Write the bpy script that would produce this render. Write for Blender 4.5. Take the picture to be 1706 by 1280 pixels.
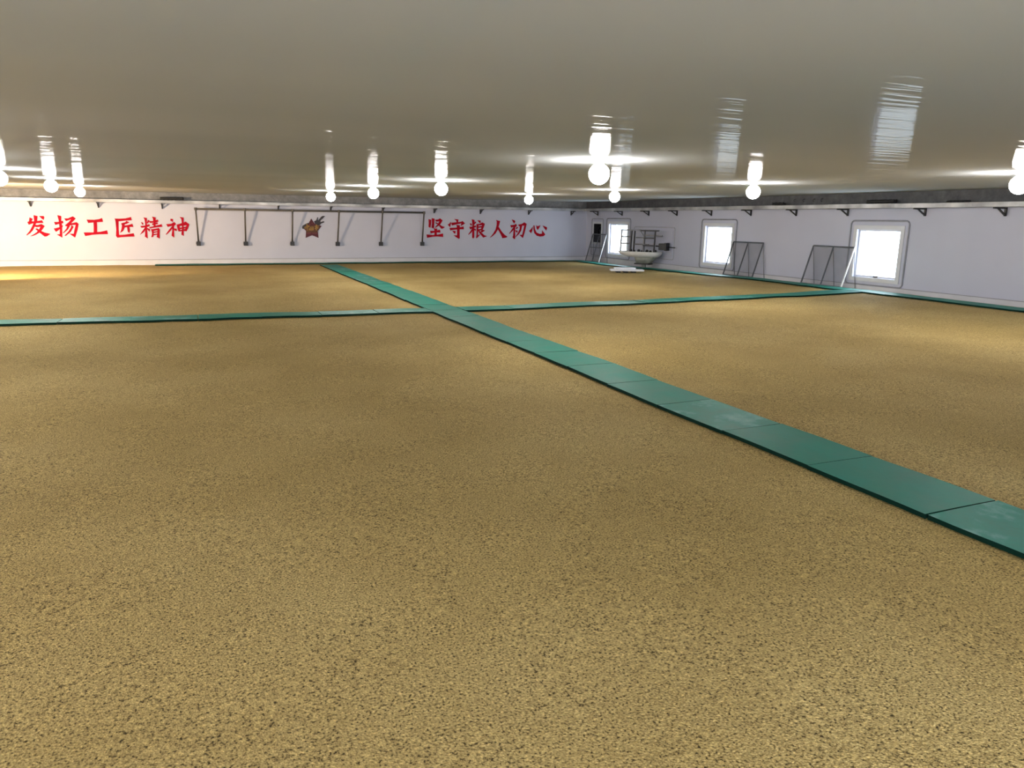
import bpy, bmesh, math, random
from mathutils import Vector, Matrix, noise

# ------------------------------------------------------------------ camera
for o in list(bpy.data.objects):
    bpy.data.objects.remove(o)
scene = bpy.context.scene
COL = scene.collection

F, EYE = 1223.0, 1.70                      # focal length in pixels (1706x1280), eye height above the grain
_d1 = Vector((333 - 853, 640 - 358.5, F))  # vanishing point of the long walls
_y2 = 406.0
_d2 = Vector((_d1.x and (F * F + (640 - 358.5) * (640 - _y2)) / 520.0, 640 - _y2, F))  # of the back wall
AY, AX = _d1.normalized(), _d2.normalized()
AZ = AY.cross(AX)
if AZ.y < 0:
    AZ = -AZ


def ray(u, v):
    c = Vector((u - 853, 640 - v, F))
    return Vector((AX.dot(c), AY.dot(c), AZ.dot(c)))


def on_z(u, v, z=0.0):
    r = ray(u, v); t = (z - EYE) / r.z
    return Vector((r.x * t, r.y * t, z))


def on_y(u, v, y):
    r = ray(u, v); t = y / r.y
    return Vector((r.x * t, y, EYE + r.z * t))


def on_x(u, v, x):
    r = ray(u, v); t = x / r.x
    return Vector((x, r.y * t, EYE + r.z * t))


cam_data = bpy.data.cameras.new('camera')
cam = bpy.data.objects.new('camera', cam_data)
COL.objects.link(cam)
_r = Vector((AX.x, AY.x, AZ.x)); _u = Vector((AX.y, AY.y, AZ.y)); _f = Vector((AX.z, AY.z, AZ.z))
_m = Matrix((_r, _u, -_f)).transposed().to_4x4()
_m.translation = Vector((0, 0, EYE))
cam.matrix_world = _m
cam_data.sensor_fit = 'HORIZONTAL'
cam_data.sensor_width = 36.0
cam_data.lens = F / 1706.0 * 36.0
cam_data.clip_end = 200
cam_data.clip_start = 0.05
scene.camera = cam

# ------------------------------------------------------------------ world, exposure, light levels
world = bpy.data.worlds.new('overcast_sky')
scene.world = world
world.use_nodes = True
_bg = world.node_tree.nodes['Background']
_bg.inputs['Color'].default_value = (0.80, 0.90, 1.0, 1)
_bg.inputs['Strength'].default_value = 7.5

scene.view_settings.view_transform = 'Standard'
scene.view_settings.look = 'None'
scene.view_settings.gamma = 1.0
scene.view_settings.use_curve_mapping = False
scene.view_settings.exposure = 0.75

BULB_EMIT = 95.0
BULB_COLOR = (1.0, 0.97, 0.93, 1)
FLOOD_POWER = 2000.0
FLOOD_COLOR = (1.0, 0.74, 0.45)

# ------------------------------------------------------------------ room measures (metres)
XL, XR = -7.4, 15.75          # left and right wall
YF, YB = -2.6, 29.4           # wall behind the camera and back wall
ZC = 2.47                     # ceiling
ZLOW = -1.2                   # walls go on below the grain
TRAY0, TRAY1, TRAYD = 2.085, 2.19, 0.32
RWIN = [(25.92, 27.38), (19.53, 20.90), (13.24, 14.55), (6.85, 8.2), (0.5, 1.85)]
WZ0, WZ1 = 0.36, 1.57
VENT = (28.05, 28.72, 0.78, 1.56)

random.seed(7)


# ------------------------------------------------------------------ materials
def new_mat(name):
    m = bpy.data.materials.new(name)
    m.use_nodes = True
    nt = m.node_tree
    return m, nt, nt.nodes['Principled BSDF']


def N(nt, t, **kw):
    n = nt.nodes.new(t)
    for k, v in kw.items():
        setattr(n, k, v)
    return n


def obj_coords(nt, scale=(1, 1, 1)):
    tc = N(nt, 'ShaderNodeTexCoord'); mp = N(nt, 'ShaderNodeMapping')
    mp.inputs['Scale'].default_value = scale
    nt.links.new(tc.outputs['Object'], mp.inputs['Vector'])
    return mp.outputs['Vector']


def ramp(nt, fac, stops):
    r = N(nt, 'ShaderNodeValToRGB')
    e = r.color_ramp.elements
    e[0].position, e[0].color = stops[0][0], (*stops[0][1], 1)
    e[1].position, e[1].color = stops[-1][0], (*stops[-1][1], 1)
    for p, c in stops[1:-1]:
        x = e.new(p); x.color = (*c, 1)
    nt.links.new(fac, r.inputs['Fac'])
    return r.outputs['Color']


def plain(name, color, rough=0.6, metal=0.0, var=0.12, scale=6.0, spec=0.5):
    m, nt, b = new_mat(name)
    n = N(nt, 'ShaderNodeTexNoise')
    n.inputs['Scale'].default_value = scale
    n.inputs['Detail'].default_value = 4
    nt.links.new(obj_coords(nt), n.inputs['Vector'])
    lo = tuple(c * (1 - var) for c in color); hi = tuple(min(1, c * (1 + var)) for c in color)
    nt.links.new(ramp(nt, n.outputs['Fac'], [(0.3, lo), (0.7, hi)]), b.inputs['Base Color'])
    b.inputs['Roughness'].default_value = rough
    b.inputs['Metallic'].default_value = metal
    b.inputs['Specular IOR Level'].default_value = spec
    return m


def emit(name, color, strength):
    m, nt, b = new_mat(name)
    b.inputs['Base Color'].default_value = color
    b.inputs['Emission Color'].default_value = color
    b.inputs['Emission Strength'].default_value = strength
    return m


def grain_material():
    m, nt, b = new_mat('husked_grain')
    v = obj_coords(nt)
    big = N(nt, 'ShaderNodeTexNoise'); big.inputs['Scale'].default_value = 0.45; big.inputs['Detail'].default_value = 5
    nt.links.new(v, big.inputs['Vector'])
    mid = N(nt, 'ShaderNodeTexNoise'); mid.inputs['Scale'].default_value = 26; mid.inputs['Detail'].default_value = 6
    mid.inputs['Roughness'].default_value = 0.7
    nt.links.new(v, mid.inputs['Vector'])
    vor = N(nt, 'ShaderNodeTexVoronoi'); vor.inputs['Scale'].default_value = 120
    nt.links.new(v, vor.inputs['Vector'])
    fine = N(nt, 'ShaderNodeTexNoise'); fine.inputs['Scale'].default_value = 95; fine.inputs['Detail'].default_value = 3
    nt.links.new(v, fine.inputs['Vector'])
    c1 = ramp(nt, big.outputs['Fac'], [(0.30, (0.45, 0.32, 0.118)), (0.5, (0.535, 0.39, 0.156)), (0.70, (0.605, 0.455, 0.195))])
    c2 = ramp(nt, fine.outputs['Fac'], [(0.32, (0.10, 0.09, 0.07)), (0.44, (0.78, 0.76, 0.73)), (0.58, (1.0, 1.0, 1.0)), (0.72, (1.5, 1.5, 1.46))])
    c3 = ramp(nt, mid.outputs['Fac'], [(0.3, (0.80, 0.78, 0.74)), (0.7, (1.14, 1.14, 1.14))])
    x1 = N(nt, 'ShaderNodeMixRGB', blend_type='MULTIPLY'); x1.inputs['Fac'].default_value = 1
    x2 = N(nt, 'ShaderNodeMixRGB', blend_type='MULTIPLY'); x2.inputs['Fac'].default_value = 1
    nt.links.new(c1, x1.inputs[1]); nt.links.new(c2, x1.inputs[2])
    nt.links.new(x1.outputs[0], x2.inputs[1]); nt.links.new(c3, x2.inputs[2])
    nt.links.new(x2.outputs[0], b.inputs['Base Color'])
    add = N(nt, 'ShaderNodeMath', operation='ADD')
    nt.links.new(vor.outputs['Distance'], add.inputs[0]); nt.links.new(mid.outputs['Fac'], add.inputs[1])
    bp = N(nt, 'ShaderNodeBump'); bp.inputs['Strength'].default_value = 0.55; bp.inputs['Distance'].default_value = 0.012
    nt.links.new(add.outputs[0], bp.inputs['Height'])
    nt.links.new(bp.outputs['Normal'], b.inputs['Normal'])
    b.inputs['Roughness'].default_value = 0.85
    b.inputs['Specular IOR Level'].default_value = 0.15
    return m


def ceiling_material():
    m, nt, b = new_mat('glossy_ceiling_film')
    va = obj_coords(nt, (0.10, 1.6, 1))
    vb = obj_coords(nt, (0.7, 8.0, 1))
    vc = obj_coords(nt, (0.05, 0.30, 1))
    na = N(nt, 'ShaderNodeTexNoise'); na.inputs['Scale'].default_value = 1.0; na.inputs['Detail'].default_value = 3
    nb = N(nt, 'ShaderNodeTexNoise'); nb.inputs['Scale'].default_value = 1.0; nb.inputs['Detail'].default_value = 2
    nc = N(nt, 'ShaderNodeTexNoise'); nc.inputs['Scale'].default_value = 1.0; nc.inputs['Detail'].default_value = 2
    nt.links.new(va, na.inputs['Vector']); nt.links.new(vb, nb.inputs['Vector']); nt.links.new(vc, nc.inputs['Vector'])
    b1 = N(nt, 'ShaderNodeBump'); b1.inputs['Strength'].default_value = 1.0; b1.inputs['Distance'].default_value = 0.009
    nt.links.new(na.outputs['Fac'], b1.inputs['Height'])
    b2 = N(nt, 'ShaderNodeBump'); b2.inputs['Strength'].default_value = 1.0; b2.inputs['Distance'].default_value = 0.0050
    nt.links.new(nb.outputs['Fac'], b2.inputs['Height']); nt.links.new(b1.outputs['Normal'], b2.inputs['Normal'])
    col = ramp(nt, nc.outputs['Fac'], [(0.3, (0.46, 0.475, 0.485)), (0.7, (0.52, 0.535, 0.545))])
    out = nt.nodes['Material Output']
    nt.nodes.remove(b)
    df = N(nt, 'ShaderNodeBsdfDiffuse'); gl = N(nt, 'ShaderNodeBsdfGlossy'); mx = N(nt, 'ShaderNodeMixShader')
    gl.inputs['Roughness'].default_value = 0.045
    mx.inputs[0].default_value = 0.045
    nt.links.new(col, df.inputs['Color'])
    nt.links.new(b2.outputs['Normal'], gl.inputs['Normal'])
    nt.links.new(df.outputs[0], mx.inputs[1]); nt.links.new(gl.outputs[0], mx.inputs[2])
    nt.links.new(mx.outputs[0], out.inputs['Surface'])
    return m


def mat_material(name, with_glare):
    m, nt, b = new_mat(name)
    v = obj_coords(nt)
    n = N(nt, 'ShaderNodeTexNoise'); n.inputs['Scale'].default_value = 2.2; n.inputs['Detail'].default_value = 7
    n.inputs['Roughness'].default_value = 0.65
    nt.links.new(v, n.inputs['Vector'])
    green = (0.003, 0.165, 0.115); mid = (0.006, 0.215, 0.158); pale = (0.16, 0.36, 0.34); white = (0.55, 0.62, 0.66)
    if with_glare:
        st = [(0.36, green), (0.52, mid), (0.66, pale), (0.80, white)]  # pale tones: whitish scuffs together with glare painted into the colour
    else:
        st = [(0.3, green), (0.62, mid), (0.80, (0.03, 0.26, 0.19))]
    nt.links.new(ramp(nt, n.outputs['Fac'], st), b.inputs['Base Color'])
    nt.links.new(ramp(nt, n.outputs['Fac'], [(0.3, (0.46,) * 3), (0.7, (0.6,) * 3)]), b.inputs['Roughness'])
    w = N(nt, 'ShaderNodeTexNoise'); w.inputs['Scale'].default_value = 5
    nt.links.new(v, w.inputs['Vector'])
    bp = N(nt, 'ShaderNodeBump'); bp.inputs['Strength'].default_value = 0.3; bp.inputs['Distance'].default_value = 0.01
    nt.links.new(w.outputs['Fac'], bp.inputs['Height']); nt.links.new(bp.outputs['Normal'], b.inputs['Normal'])
    b.inputs['Specular IOR Level'].default_value = 0.30
    return m


def concrete_material(k=1.0):
    m, nt, b = new_mat('grey_concrete')
    n = N(nt, 'ShaderNodeTexNoise'); n.inputs['Scale'].default_value = 3.5; n.inputs['Detail'].default_value = 8
    n.inputs['Roughness'].default_value = 0.7
    nt.links.new(obj_coords(nt), n.inputs['Vector'])
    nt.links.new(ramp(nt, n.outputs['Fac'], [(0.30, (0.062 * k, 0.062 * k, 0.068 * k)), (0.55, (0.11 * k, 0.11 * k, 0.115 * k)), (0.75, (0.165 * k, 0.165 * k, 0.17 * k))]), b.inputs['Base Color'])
    b.inputs['Roughness'].default_value = 0.8
    return m


def galvanised_material():
    m, nt, b = new_mat('galvanised_steel')
    n = N(nt, 'ShaderNodeTexNoise'); n.inputs['Scale'].default_value = 1.3; n.inputs['Detail'].default_value = 6
    nt.links.new(obj_coords(nt), n.inputs['Vector'])
    nt.links.new(ramp(nt, n.outputs['Fac'], [(0.32, (0.22, 0.22, 0.225)), (0.5, (0.42, 0.42, 0.43)), (0.68, (0.66, 0.66, 0.67))]), b.inputs['Base Color'])
    b.inputs['Metallic'].default_value = 0.35
    b.inputs['Roughness'].default_value = 0.42
    return m


def glass_material():
    m = bpy.data.materials.new('window_glass'); m.use_nodes = True
    nt = m.node_tree; nt.nodes.clear()
    out = N(nt, 'ShaderNodeOutputMaterial'); mix = N(nt, 'ShaderNodeMixShader')
    tr = N(nt, 'ShaderNodeBsdfTransparent'); gl = N(nt, 'ShaderNodeBsdfGlossy')
    tr.inputs['Color'].default_value = (0.94, 0.96, 0.97, 1)
    gl.inputs['Roughness'].default_value = 0.03
    fr = N(nt, 'ShaderNodeFresnel'); fr.inputs['IOR'].default_value = 1.45
    nt.nodes.remove(fr); mix.inputs[0].default_value = 0.07; nt.links.new(tr.outputs[0], mix.inputs[1]); nt.links.new(gl.outputs[0], mix.inputs[2])
    nt.links.new(mix.outputs[0], out.inputs['Surface'])
    return m


def mesh_screen_material():
    """fine wire gauze: real weave is far below a pixel, so the sheet is partly see-through"""
    m = bpy.data.materials.new('wire_gauze'); m.use_nodes = True
    nt = m.node_tree; nt.nodes.clear()
    out = N(nt, 'ShaderNodeOutputMaterial'); mix = N(nt, 'ShaderNodeMixShader')
    tr = N(nt, 'ShaderNodeBsdfTransparent'); df = N(nt, 'ShaderNodeBsdfDiffuse')
    df.inputs['Color'].default_value = (0.22, 0.23, 0.27, 1)
    ch = N(nt, 'ShaderNodeTexNoise'); ch.inputs['Scale'].default_value = 3
    nt.links.new(obj_coords(nt), ch.inputs['Vector'])
    mp = N(nt, 'ShaderNodeMapRange'); mp.inputs['To Min'].default_value = 0.12; mp.inputs['To Max'].default_value = 0.30
    nt.links.new(ch.outputs['Fac'], mp.inputs['Value'])
    nt.links.new(mp.outputs[0], mix.inputs[0]); nt.links.new(tr.outputs[0], mix.inputs[1]); nt.links.new(df.outputs[0], mix.inputs[2])
    nt.links.new(mix.outputs[0], out.inputs['Surface'])
    return m


M = {
    'grain': grain_material(),
    'ceiling': ceiling_material(),
    'wall': plain('white_wall_paint', (0.535, 0.545, 0.66), 0.55, var=0.03, scale=0.8),
    'skirt': plain('white_skirting_paint', (0.60, 0.60, 0.66), 0.45, var=0.06, scale=2),
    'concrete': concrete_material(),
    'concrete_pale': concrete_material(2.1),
    'galv': galvanised_material(),
    'mat': mat_material('green_mat', False),
    'mat_glare_scuff': mat_material('green_mat_glare_scuff', True),
    'mat_edge_shade': plain('shaded_green_mat_edge', (0.002, 0.022, 0.014), 0.8, spec=0.1),  # side faces coloured near black, shade put into the colour
    'black': plain('black_paint', (0.012, 0.012, 0.013), 0.45),
    'rubber': plain('black_rubber', (0.015, 0.015, 0.016), 0.7),
    'pipe': plain('dull_grey_pipe', (0.095, 0.085, 0.075), 0.5, 0.3),
    'frame': plain('white_window_frame', (0.66, 0.66, 0.70), 0.35, var=0.03),
    'groove': plain('grey_sealing_channel', (0.27, 0.27, 0.31), 0.5),
    'groove_pale': plain('pale_sealing_channel', (0.42, 0.42, 0.47), 0.5),
    'glass': glass_material(),
    'gauze': mesh_screen_material(),
    'alu': plain('dull_aluminium', (0.13, 0.14, 0.16), 0.4, 0.5),
    'alu_white': plain('white_aluminium', (0.85, 0.85, 0.86), 0.35, 0.0),
    'red': plain('red_lettering', (0.37, 0.001, 0.014), 0.7, var=0.12, scale=3, spec=0.12),
    'maroon': plain('maroon_emblem', (0.075, 0.002, 0.009), 0.6, var=0.2, scale=4),
    'ink': plain('black_emblem', (0.013, 0.008, 0.012), 0.5),
    'brown': plain('brown_emblem', (0.085, 0.028, 0.004), 0.6),
    'gold': plain('gold_emblem', (0.30, 0.17, 0.03), 0.6, var=0.2),
    'pink': plain('faded_red_emblem', (0.16, 0.03, 0.03), 0.6),
    'bulb': emit('lit_lamp_glass', BULB_COLOR, BULB_EMIT),
    'ceramic': plain('white_lamp_holder', (0.75, 0.75, 0.74), 0.4),
    'dark': plain('dark_recess', (0.006, 0.006, 0.008), 0.8),
    'fan': plain('dark_fan_metal', (0.03, 0.03, 0.035), 0.4, 0.5),
    'tub': plain('white_enamel', (0.78, 0.78, 0.78), 0.35, var=0.05),
    'hopper': plain('dusty_grey_green_steel', (0.27, 0.28, 0.25), 0.6, var=0.2),
    'steel_dark': plain('dark_steel', (0.035, 0.035, 0.04), 0.45, 0.4),
    'steel_mid': plain('grey_steel', (0.17, 0.17, 0.185), 0.4, 0.4),
    'foam': plain('white_foam_board', (0.85, 0.86, 0.90), 0.5, var=0.03),
    'flood': emit('lit_flood_lens', (*FLOOD_COLOR, 1), 30.0),
}


# ------------------------------------------------------------------ mesh helpers
def tag(o, label=None, cat=None, group=None, kind=None):
    if label: o['label'] = label
    if cat: o['category'] = cat
    if group: o['group'] = group
    if kind: o['kind'] = kind
    return o


def link(name, bm, mat, parent=None, smooth=False, origin=None):
    me = bpy.data.meshes.new(name)
    bmesh.ops.recalc_face_normals(bm, faces=bm.faces)
    if origin is not None:
        bmesh.ops.translate(bm, verts=bm.verts, vec=-Vector(origin))
    bm.to_mesh(me); bm.free()
    for mm in (mat if isinstance(mat, (list, tuple)) else [mat]):
        me.materials.append(M[mm])
    if smooth:
        for p in me.polygons:
            p.use_smooth = True
    o = bpy.data.objects.new(name, me)
    COL.objects.link(o)
    if origin is not None:
        o.location = origin
    if parent:
        o.parent = parent
    return o


def empty(name, loc=(0, 0, 0), rz=0.0):
    o = bpy.data.objects.new(name, None)
    COL.objects.link(o)
    o.location = loc
    o.rotation_euler = (0, 0, rz)
    o.empty_display_size = 0.1
    return o


def box(bm, x0, x1, y0, y1, z0, z1):
    vs = [bm.verts.new(p) for p in ((x0, y0, z0), (x1, y0, z0), (x1, y1, z0), (x0, y1, z0), (x0, y0, z1), (x1, y0, z1), (x1, y1, z1), (x0, y1, z1))]
    for f in ((3, 2, 1, 0), (4, 5, 6, 7), (0, 1, 5, 4), (1, 2, 6, 5), (2, 3, 7, 6), (3, 0, 4, 7)):
        bm.faces.new([vs[i] for i in f])
    return bm


def bxm(*a):
    return box(bmesh.new(), *a)


def bevel(bm, w, seg=2):
    bmesh.ops.bevel(bm, geom=list(bm.edges), offset=w, segments=seg, affect='EDGES', profile=0.6)
    return bm


def tube(bm, pts, r, n=8, closed=False):
    pts = [Vector(p) for p in pts]
    rings = []
    k = len(pts)
    for i, p in enumerate(pts):
        if closed:
            d = (pts[(i + 1) % k] - pts[i - 1]).normalized()
        else:
            d = (pts[min(i + 1, k - 1)] - pts[max(i - 1, 0)]).normalized()
        a = Vector((0, 0, 1)) if abs(d.z) < 0.9 else Vector((1, 0, 0))
        s = d.cross(a).normalized(); t = d.cross(s)
        rr = r[i] if isinstance(r, (list, tuple)) else r
        rings.append([bm.verts.new(p + (s * math.cos(2 * math.pi * j / n) + t * math.sin(2 * math.pi * j / n)) * rr) for j in range(n)])
    for i in range(k if closed else k - 1):
        a, b = rings[i], rings[(i + 1) % k]
        for j in range(n):
            bm.faces.new((a[j], a[(j + 1) % n], b[(j + 1) % n], b[j]))
    if not closed:
        bm.faces.new(rings[0]); bm.faces.new(rings[-1])
    return bm


def bar(bm, p, q, w, h, up=(0, 0, 1)):
    """rectangular bar from p to q"""
    p, q = Vector(p), Vector(q)
    d = (q - p).normalized(); s = d.cross(Vector(up)).normalized() * (w / 2); t = s.cross(d).normalized() * (h / 2)
    a = [bm.verts.new(c + sx * s + sy * t) for c in (p, q) for sx, sy in ((-1, -1), (1, -1), (1, 1), (-1, 1))]
    for f in ((0, 1, 2, 3), (4, 5, 6, 7), (0, 1, 5, 4), (1, 2, 6, 5), (2, 3, 7, 6), (3, 0, 4, 7)):
        bm.faces.new([a[i] for i in f])
    return bm


def lathe(bm, prof, n=24, c=(0, 0, 0)):
    c = Vector(c)
    rings = []
    for r, z in prof:
        if r < 1e-6:
            rings.append([bm.verts.new(c + Vector((0, 0, z)))])
        else:
            rings.append([bm.verts.new(c + Vector((r * math.cos(2 * math.pi * j / n), r * math.sin(2 * math.pi * j / n), z))) for j in range(n)])
    for a, b in zip(rings, rings[1:]):
        for j in range(n):
            k = (j + 1) % n
            if len(a) == 1 and len(b) > 1: bm.faces.new((a[0], b[j], b[k]))
            elif len(b) == 1 and len(a) > 1: bm.faces.new((a[j], a[k], b[0]))
            elif len(a) > 1: bm.faces.new((a[j], a[k], b[k], b[j]))
    return bm


def prism(bm, pts, vec):
    """extrude a polygon (3D points) along vec"""
    a = [bm.verts.new(Vector(p)) for p in pts]
    b = [bm.verts.new(Vector(p) + Vector(vec)) for p in pts]
    bm.faces.new(a); bm.faces.new(list(reversed(b)))
    k = len(a)
    for i in range(k):
        bm.faces.new((a[i], a[(i + 1) % k], b[(i + 1) % k], b[i]))
    return bm


ONES = ['', 'first', 'second', 'third', 'fourth', 'fifth', 'sixth', 'seventh', 'eighth', 'ninth', 'tenth', 'eleventh', 'twelfth',
        'thirteenth', 'fourteenth', 'fifteenth', 'sixteenth', 'seventeenth', 'eighteenth', 'nineteenth']


def ordinal(n):
    if n < 20: return ONES[n]
    t, r = divmod(n, 10)
    return ({2: 'twentieth', 3: 'thirtieth'} if r == 0 else {2: 'twenty-', 3: 'thirty-'})[t] + ('' if r == 0 else ONES[r])


# ------------------------------------------------------------------ walls, ceiling
def wall_with_holes(name, axis, at, depth, u0, u1, holes, mat='wall'):
    """wall plane normal to axis; holes (u0,u1,z0,z1); depth is the signed thickness outwards"""
    us = sorted({u0, u1, *[h[0] for h in holes], *[h[1] for h in holes]})
    zs = sorted({ZLOW, ZC + 0.15, *[h[2] for h in holes], *[h[3] for h in holes]})
    bm = bmesh.new()
    a0, a1 = sorted((at, at + depth))
    cache = {}

    def vert(a, u, z):
        k = (a, u, z)
        if k not in cache:
            cache[k] = bm.verts.new((a, u, z) if axis == 'x' else (u, a, z))
        return cache[k]

    def solid(i, j):
        if i < 0 or j < 0 or i >= len(us) - 1 or j >= len(zs) - 1: return False
        cu, cz = (us[i] + us[i + 1]) / 2, (zs[j] + zs[j + 1]) / 2
        return not any(h[0] < cu < h[1] and h[2] < cz < h[3] for h in holes)
    for i in range(len(us) - 1):
        for j in range(len(zs) - 1):
            if not solid(i, j): continue
            q = ((us[i], zs[j]), (us[i + 1], zs[j]), (us[i + 1], zs[j + 1]), (us[i], zs[j + 1]))
            for a in (a0, a1):
                bm.faces.new([vert(a, u, z) for u, z in q])
            for di, dj, e in ((0, -1, (0, 1)), (1, 0, (1, 2)), (0, 1, (2, 3)), (-1, 0, (3, 0))):
                if not solid(i + di, j + dj):
                    p, r = q[e[0]], q[e[1]]
                    bm.faces.new((vert(a0, *p), vert(a0, *r), vert(a1, *r), vert(a1, *p)))
    return tag(link(name, bm, mat), kind='structure')


LWIN = [(13.24, 14.55), (6.85, 8.2), (0.5, 1.85)]
BWIN = [(-5.2, -3.9), (6.2, 7.5), (11.4, 12.7)]
DOOR = (-1.7, 2.7, -0.05, 2.05)          # unseen open doorway behind the viewer, widened for more daylight
tag(wall_with_holes('wall_back', 'y', YB, 0.3, XL - 0.3, XR + 0.3, []), 'long white back wall carrying the red slogans', kind='structure')
tag(wall_with_holes('wall_right', 'x', XR, 0.3, YF - 0.3, YB, [(a, b, WZ0, WZ1) for a, b in RWIN] + [VENT]), 'white right wall with bright windows', kind='structure')
tag(wall_with_holes('wall_left', 'x', XL, -0.3, YF - 0.3, YB, [(a, b, WZ0, WZ1) for a, b in LWIN]), 'white left wall outside the view', kind='structure')
tag(wall_with_holes('wall_front', 'y', YF, -0.3, XL, XR, [(a, b, WZ0, WZ1) for a, b in BWIN] + [DOOR]), 'white wall behind the viewer', kind='structure')
tag(link('ceiling', bxm(XL - 0.3, XR + 0.3, YF - 0.3, YB + 0.3, ZC, ZC + 0.12), 'ceiling'),
    'low glossy grey ceiling film reflecting lamps and grain', kind='structure')

# grey ring beam above the tray
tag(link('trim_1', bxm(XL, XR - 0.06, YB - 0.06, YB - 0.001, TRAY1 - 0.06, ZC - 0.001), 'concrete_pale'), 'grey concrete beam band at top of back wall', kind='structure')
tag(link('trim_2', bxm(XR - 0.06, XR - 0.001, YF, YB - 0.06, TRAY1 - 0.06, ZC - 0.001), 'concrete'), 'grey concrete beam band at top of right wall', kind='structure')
# skirting
def skirting(name, a, label):
    bm = bevel(bxm(*a), 0.012)
    o = tag(link(name, bm, 'skirt'), label, kind='structure')
    x0, x1, y0, y1, z0, z1 = a
    if x1 - x0 > 1: c = (x0, x1, y0 - 0.004, y0 + 0.012, z1 + 0.001, z1 + 0.016)
    else: c = (x0 - 0.004, x0 + 0.012, y0, y1, z1 + 0.001, z1 + 0.016)
    link('cap_strip', bxm(*c), 'groove', o)
skirting('baseboard_back', (XL, XR - 0.03, YB - 0.035, YB - 0.001, -0.35, 0.12), 'white skirting along the back wall above the grain')
skirting('baseboard_right', (XR - 0.035, XR - 0.001, YF, YB, -0.35, 0.155), 'white skirting along the right wall above the grain')


# ------------------------------------------------------------------ windows
def rounded_rect(u0, u1, z0, z1, r, n=5):
    pts = []
    for cu, cz, a0 in ((u1 - r, z1 - r, 0), (u0 + r, z1 - r, 90), (u0 + r, z0 + r, 180), (u1 - r, z0 + r, 270)):
        for i in range(n + 1):
            a = math.radians(a0 + 90 * i / n)
            pts.append((cu + r * math.cos(a), cz + r * math.sin(a)))
    return pts


def build_window(n, axis, at, out, u0, u1, label, latch=False):
    P = (lambda a, u, z: (a, u, z)) if axis == 'x' else (lambda a, u, z: (u, a, z))
    ins = -1 if out > 0 else 1

    def bb(a0, a1, ua, ub, za, zb):
        a0, a1 = sorted((a0, a1))
        return bxm(a0, a1, ua, ub, za, zb) if axis == 'x' else bxm(ua, ub, a0, a1, za, zb)
    root = tag(empty('window_%d' % n, P(at, (u0 + u1) / 2, WZ0)), label, kind='structure')
    inv = Matrix.Translation(-root.location)

    def part(name, bm, mat, par=root, smooth=False):
        bm.transform(inv)
        return link(name, bm, mat, par, smooth)
    w = 0.045
    fa, fb = at + ins * 0.03, at + out * 0.09
    # casing round the opening, proud of the wall
    for nm, b in (('casing_side', (u0 - 0.11, u0, WZ0 - 0.1, WZ1 + 0.1)), ('casing_side', (u1, u1 + 0.11, WZ0 - 0.1, WZ1 + 0.1)),
                  ('casing_head', (u0, u1, WZ1, WZ1 + 0.1)), ('window_sill', (u0, u1, WZ0 - 0.1, WZ0))):
        part(nm, bevel(bb(at + ins * 0.022, at - ins * 0.002, *b), 0.006), 'frame')
    sash = part('sash', bevel(bb(at + out * 0.06, at + out * 0.10, u0, u0 + w, WZ0, WZ1), 0.004), 'frame')
    for b in ((u1 - w, u1, WZ0, WZ1), (u0 + w, u1 - w, WZ0, WZ0 + w), (u0 + w, u1 - w, WZ1 - w, WZ1)):
        part('sash', bevel(bb(at + out * 0.06, at + out * 0.10, *b), 0.004), 'frame')
    part('pane', bb(at + out * 0.078, at + out * 0.084, u0 + w, u1 - w, WZ0 + w, WZ1 - w), 'glass')
    g = bmesh.new()
    tube(g, [P(at + ins * 0.012, u, z) for u, z in rounded_rect(u0 - 0.225, u1 + 0.215, WZ0 - 0.19, WZ1 + 0.215, 0.1)], 0.02, 8, closed=True)
    part('sealing_channel', g, 'groove', smooth=True)
    if latch:
        l = bevel(bb(at + out * 0.03, at + out * 0.06, u0 + 0.58, u0 + 0.70, WZ0 + 0.012, WZ0 + 0.05), 0.008)
        part('latch', l, 'steel_dark')
    return root


k = 0
for i, (a, b) in enumerate(RWIN):
    k += 1
    lab = ['bright white window nearest the back corner, behind the wire rack', 'bright white window in the middle of the right wall',
           'largest bright white window, right of the wide leaning screen'] + ['window of the right wall beyond the picture edge'] * 2
    build_window(k, 'x', XR, 1, a, b, lab[i], latch=(i == 2))
for a, b in LWIN:
    k += 1; build_window(k, 'x', XL, -1, a, b, 'window of the left wall outside the view')
for a, b in BWIN:
    k += 1; build_window(k, 'y', YF, -1, a, b, 'window of the wall behind the viewer')


def portal(axis, at, out, u0, u1, tgt):
    l = bpy.data.lights.new('window_daylight', 'AREA')
    l.shape = 'RECTANGLE'; l.size = u1 - u0; l.size_y = WZ1 - WZ0
    l.cycles.is_portal = True
    o = bpy.data.objects.new('window_daylight', l)
    COL.objects.link(o)
    p = Vector((at + out * 0.29, (u0 + u1) / 2, (WZ0 + WZ1) / 2)) if axis == 'x' else Vector(((u0 + u1) / 2, at + out * 0.29, (WZ0 + WZ1) / 2))
    o.location = p
    o.rotation_euler = (Vector(tgt)).to_track_quat('-Z', 'Z').to_euler()


for a, b in RWIN: portal('x', XR, 1, a, b, (-1, 0, 0))
for a, b in LWIN: portal('x', XL, -1, a, b, (1, 0, 0))
for a, b in BWIN: portal('y', YF, -1, a, b, (0, 1, 0))

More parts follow.
